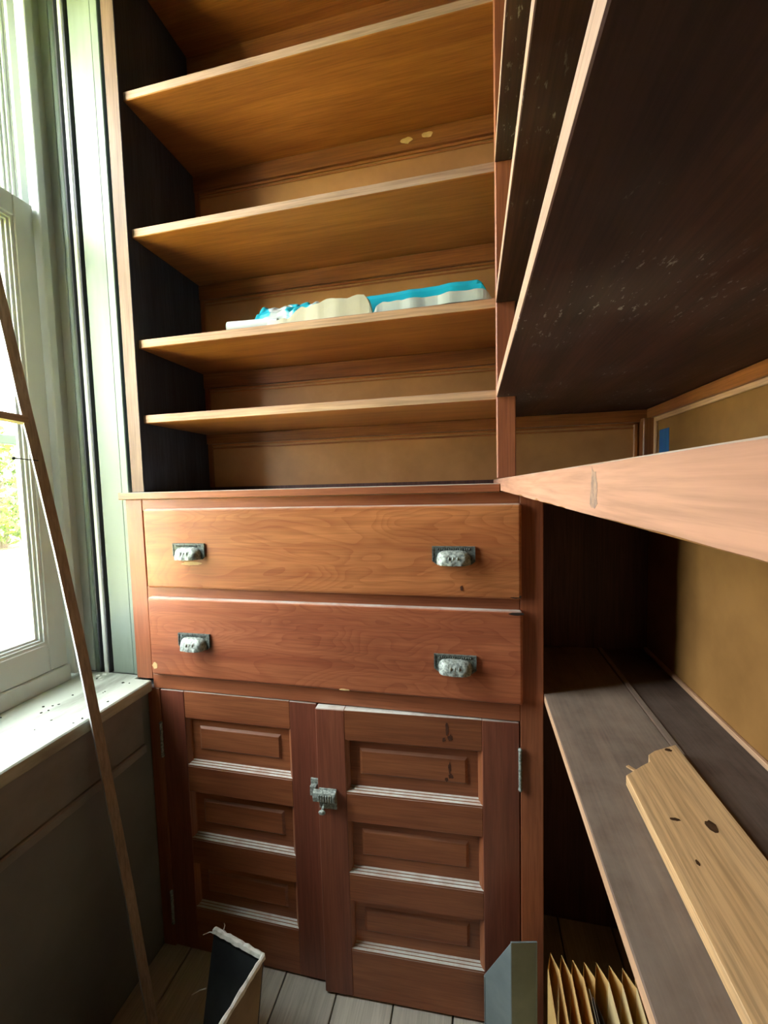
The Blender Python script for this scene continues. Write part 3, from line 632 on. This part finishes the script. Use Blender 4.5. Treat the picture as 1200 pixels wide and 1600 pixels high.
# ---- torn open box on the floor, black inside
bxr = empty('torn_box', (-0.54, -0.20, 0.0)); tag(bxr, 'torn open cardboard box, black inside with ragged white edges, on the floor', 'box')
blk = plain('black_lining', (0.035, 0.042, 0.045), (0.015, 0.018, 0.02), 0.55, (8, 8, 8)); crd = plain('tan_cardboard', (0.30, 0.22, 0.13), (0.20, 0.14, 0.08), 0.8, (10, 10, 10)); rag = plain('ragged_white', (0.88, 0.90, 0.84), (0.60, 0.62, 0.55), 0.8, (60, 60, 60), lo=0.3, hi=0.5)
T1 = Vector((-0.611, -0.109, 0.222)); T2 = Vector((-0.468, -0.138, 0.222))
B1 = Vector((-0.598, -0.205, 0.004)); B2 = Vector((-0.455, -0.234, 0.004)); Wv = Vector((-0.030, -0.200, 0.012)); Wb = Vector((-0.030, -0.150, 0.0))
def slab(a, b, c, d, t, name, mt):      # quad a b c d thickened along its normal
    n = (b - a).cross(d - a).normalized() * t
    return build(name, MB().add([a, b, c, d, a + n, b + n, c + n, d + n], [(3, 2, 1, 0), (4, 5, 6, 7), (0, 1, 5, 4), (1, 2, 6, 5), (2, 3, 7, 6), (3, 0, 4, 7)]), mt, bxr)
slab(T1, T2, B2, B1, 0.004, 'back_wall', blk)
slab(T2, T2 + Wv, B2 + Wb, B2, -0.004, 'side_wall', crd)
slab(T2 + Vector((-0.0045, -.004, 0)), T2 + Wv + Vector((-0.0045, -.004, 0)), B2 + Wb + Vector((-0.0045, 0, 0)), B2 + Vector((-0.0045, -.004, 0)), 0.002, 'side_lining', blk)
slab(B1, B2, B2 + Wb, B1 + Wb, 0.004, 'bottom', blk)
def ragged(a, b, w, h, n, seed, up):
    rr = random.Random(seed); mb = MB(); a = Vector(a); b = Vector(b); d = (b - a).normalized(); s = d.cross(Vector(up)).normalized()
    vs = []
    for i in range(n + 1):
        p = a.lerp(b, i / n); k = h * (0.5 + 0.8 * rr.random()); ww = w * (0.8 + 0.4 * rr.random())
        vs += [p - s * ww - Vector(up) * h * 0.8, p - s * ww * 0.8 + Vector(up) * k * 0.6, p + Vector(up) * k, p + s * ww * 0.8 + Vector(up) * k * 0.5, p + s * ww - Vector(up) * h * 0.8]
    fs = [(i * 5 + k, i * 5 + (k + 1) % 5, i * 5 + 5 + (k + 1) % 5, i * 5 + 5 + k) for i in range(n) for k in range(5)] + [(4, 3, 2, 1, 0), tuple(range(5 * n, 5 * n + 5))]
    return build('ragged_edge', mb.add(vs, fs), rag, bxr)
ragged(T1, T2, 0.006, 0.006, 16, 1, (0, 0.3, 0.95)); ragged(T2, T2 + Wv, 0.005, 0.006, 20, 2, (0, 0, 1))
for a, b in (((-0.612, -0.110, 0.214), (-0.640, -0.112, 0.204)), ((-0.606, -0.155, 0.130), (-0.640, -0.160, 0.112)), ((-0.585, -0.112, 0.226), (-0.583, -0.110, 0.244))):
    build('loose_thread', MB().tube([a, [(p + q) / 2 + 0.002 for p, q in zip(a, b)], b], [0.0014, 0.001, 0.0007], 6), rag, bxr)

# ---- grey-blue file box in front of the right door
fbm = plain('blue_grey_board', (0.23, 0.29, 0.30), (0.15, 0.195, 0.21), 0.75, (7, 7, 7))
c, r_, b_, l_ = (0.066, -0.092), (0.120, -0.074), (0.078, -0.034), (0.012, -0.046)
fb = empty('file_box', (0.068, -0.06, 0.0)); tag(fb, 'grey-blue cardboard magazine file with slanted side beside the manila folder', 'file box')
def wallq(p, q, zp, zq, n, th=0.003):
    p, q = Vector((*p, 0.001)), Vector((*q, 0.001)); nn = (q - p).cross(Vector((0, 0, 1))).normalized() * -th
    a, b, c_, d = p, q, Vector((q.x, q.y, zq)), Vector((p.x, p.y, zp))
    build(n, MB().add([a, b, c_, d, a + nn, b + nn, c_ + nn, d + nn], [(0, 1, 2, 3), (7, 6, 5, 4), (0, 4, 5, 1), (1, 5, 6, 2), (2, 6, 7, 3), (3, 7, 4, 0)]), fbm, fb, bevel=0.0008)
wallq(c, r_, 0.322, 0.314, 'spine_panel'); wallq(l_, c, 0.178, 0.322, 'slanted_side'); wallq(r_, b_, 0.312, 0.176, 'slanted_side'); wallq(b_, l_, 0.176, 0.178, 'front_panel')

# ---- accordion folder under the low shelf
af = empty('accordion_file', (0.25, -0.2, 0.0)); tag(af, 'open manila accordion file with pleated end under the low shelf', 'folder')
man = plain('manila', (0.80, 0.55, 0.22), (0.68, 0.44, 0.16), 0.7, (6, 6, 6)); man2 = plain('manila_pale', (0.84, 0.70, 0.38), (0.74, 0.58, 0.30), 0.7, (6, 6, 6))
xs = [0.138, 0.160, 0.182, 0.204, 0.226, 0.250, 0.275, 0.300, 0.322]
gm = MB(); vs = []
rr = random.Random(2)
for i, xx in enumerate(xs):
    zt_ = 0.272 + 0.006 * rr.random()
    vs += [(xx, -0.088, zt_), (xx, -0.075, 0.012)]
    if i < len(xs) - 1: vs += [((xx + xs[i + 1]) / 2, -0.050, zt_ - 0.010), ((xx + xs[i + 1]) / 2, -0.045, 0.012)]
n = len(vs) // 2
for i in range(n): pass
fr_ = [(x, y, z) for x, y, z in vs]; bk = [(x, y + 0.0012, z) for x, y, z in vs]
o_ = len(fr_)
fs = []
for i in range(n - 1):
    a, b, c_, d = 2 * i, 2 * i + 2, 2 * i + 3, 2 * i + 1
    fs += [(a, b, c_, d), (d + o_, c_ + o_, b + o_, a + o_), (a, a + o_, b + o_, b), (d, c_, c_ + o_, d + o_)]
gm.add(fr_ + bk, fs); build('pleated_gusset', gm, man, af)
for i, xx in enumerate(xs):
    if i in (4,): continue
    zt_ = 0.277; dx = 0.0 if i < 6 else -0.012
    build('divider', MB().add([(xx - .0006, -0.088, 0.012), (xx - .0006, -0.088, zt_), (xx + dx - .0006, -0.40, zt_ - 0.004), (xx + dx - .0006, -0.40, 0.012), (xx + .0006, -0.088, 0.012), (xx + .0006, -0.088, zt_), (xx + dx + .0006, -0.40, zt_ - 0.004), (xx + dx + .0006, -0.40, 0.012)],
          [(0, 1, 2, 3), (7, 6, 5, 4), (0, 4, 5, 1), (1, 5, 6, 2), (2, 6, 7, 3), (3, 7, 4, 0)]), man if i < 4 else man2, af)
build('base', bx(0.137, 0.324, -0.40, -0.046, 0.0, 0.011), man, af)
build('filed_paper', bx(0.211, 0.2125, -0.36, -0.10, 0.012, 0.268), white, af)
build('filed_paper', bx(0.2155, 0.2175, -0.36, -0.11, 0.012, 0.264), plain('grey_paper', (0.20, 0.18, 0.15), (0.12, 0.105, 0.09), 0.8, (30, 30, 30)), af)
cv = MB(); cv.grid(lambda u, v: (0.222 + 0.014 * math.sin(u * math.pi) * (0.4 + 0.6 * v), -0.11 - 0.16 * u, 0.02 + 0.236 * v - 0.02 * u * v), 12, 4)
o = build('curled_paper', cv, plain('brown_paper', (0.30, 0.26, 0.20), (0.16, 0.13, 0.10), 0.8, (40, 40, 40)), af, recalc=False)
build('filed_paper', bx(0.284, 0.2855, -0.36, -0.17, 0.012, 0.250), plain('pale_blue_paper', (0.55, 0.66, 0.70), (0.5, 0.6, 0.62), 0.7), af)
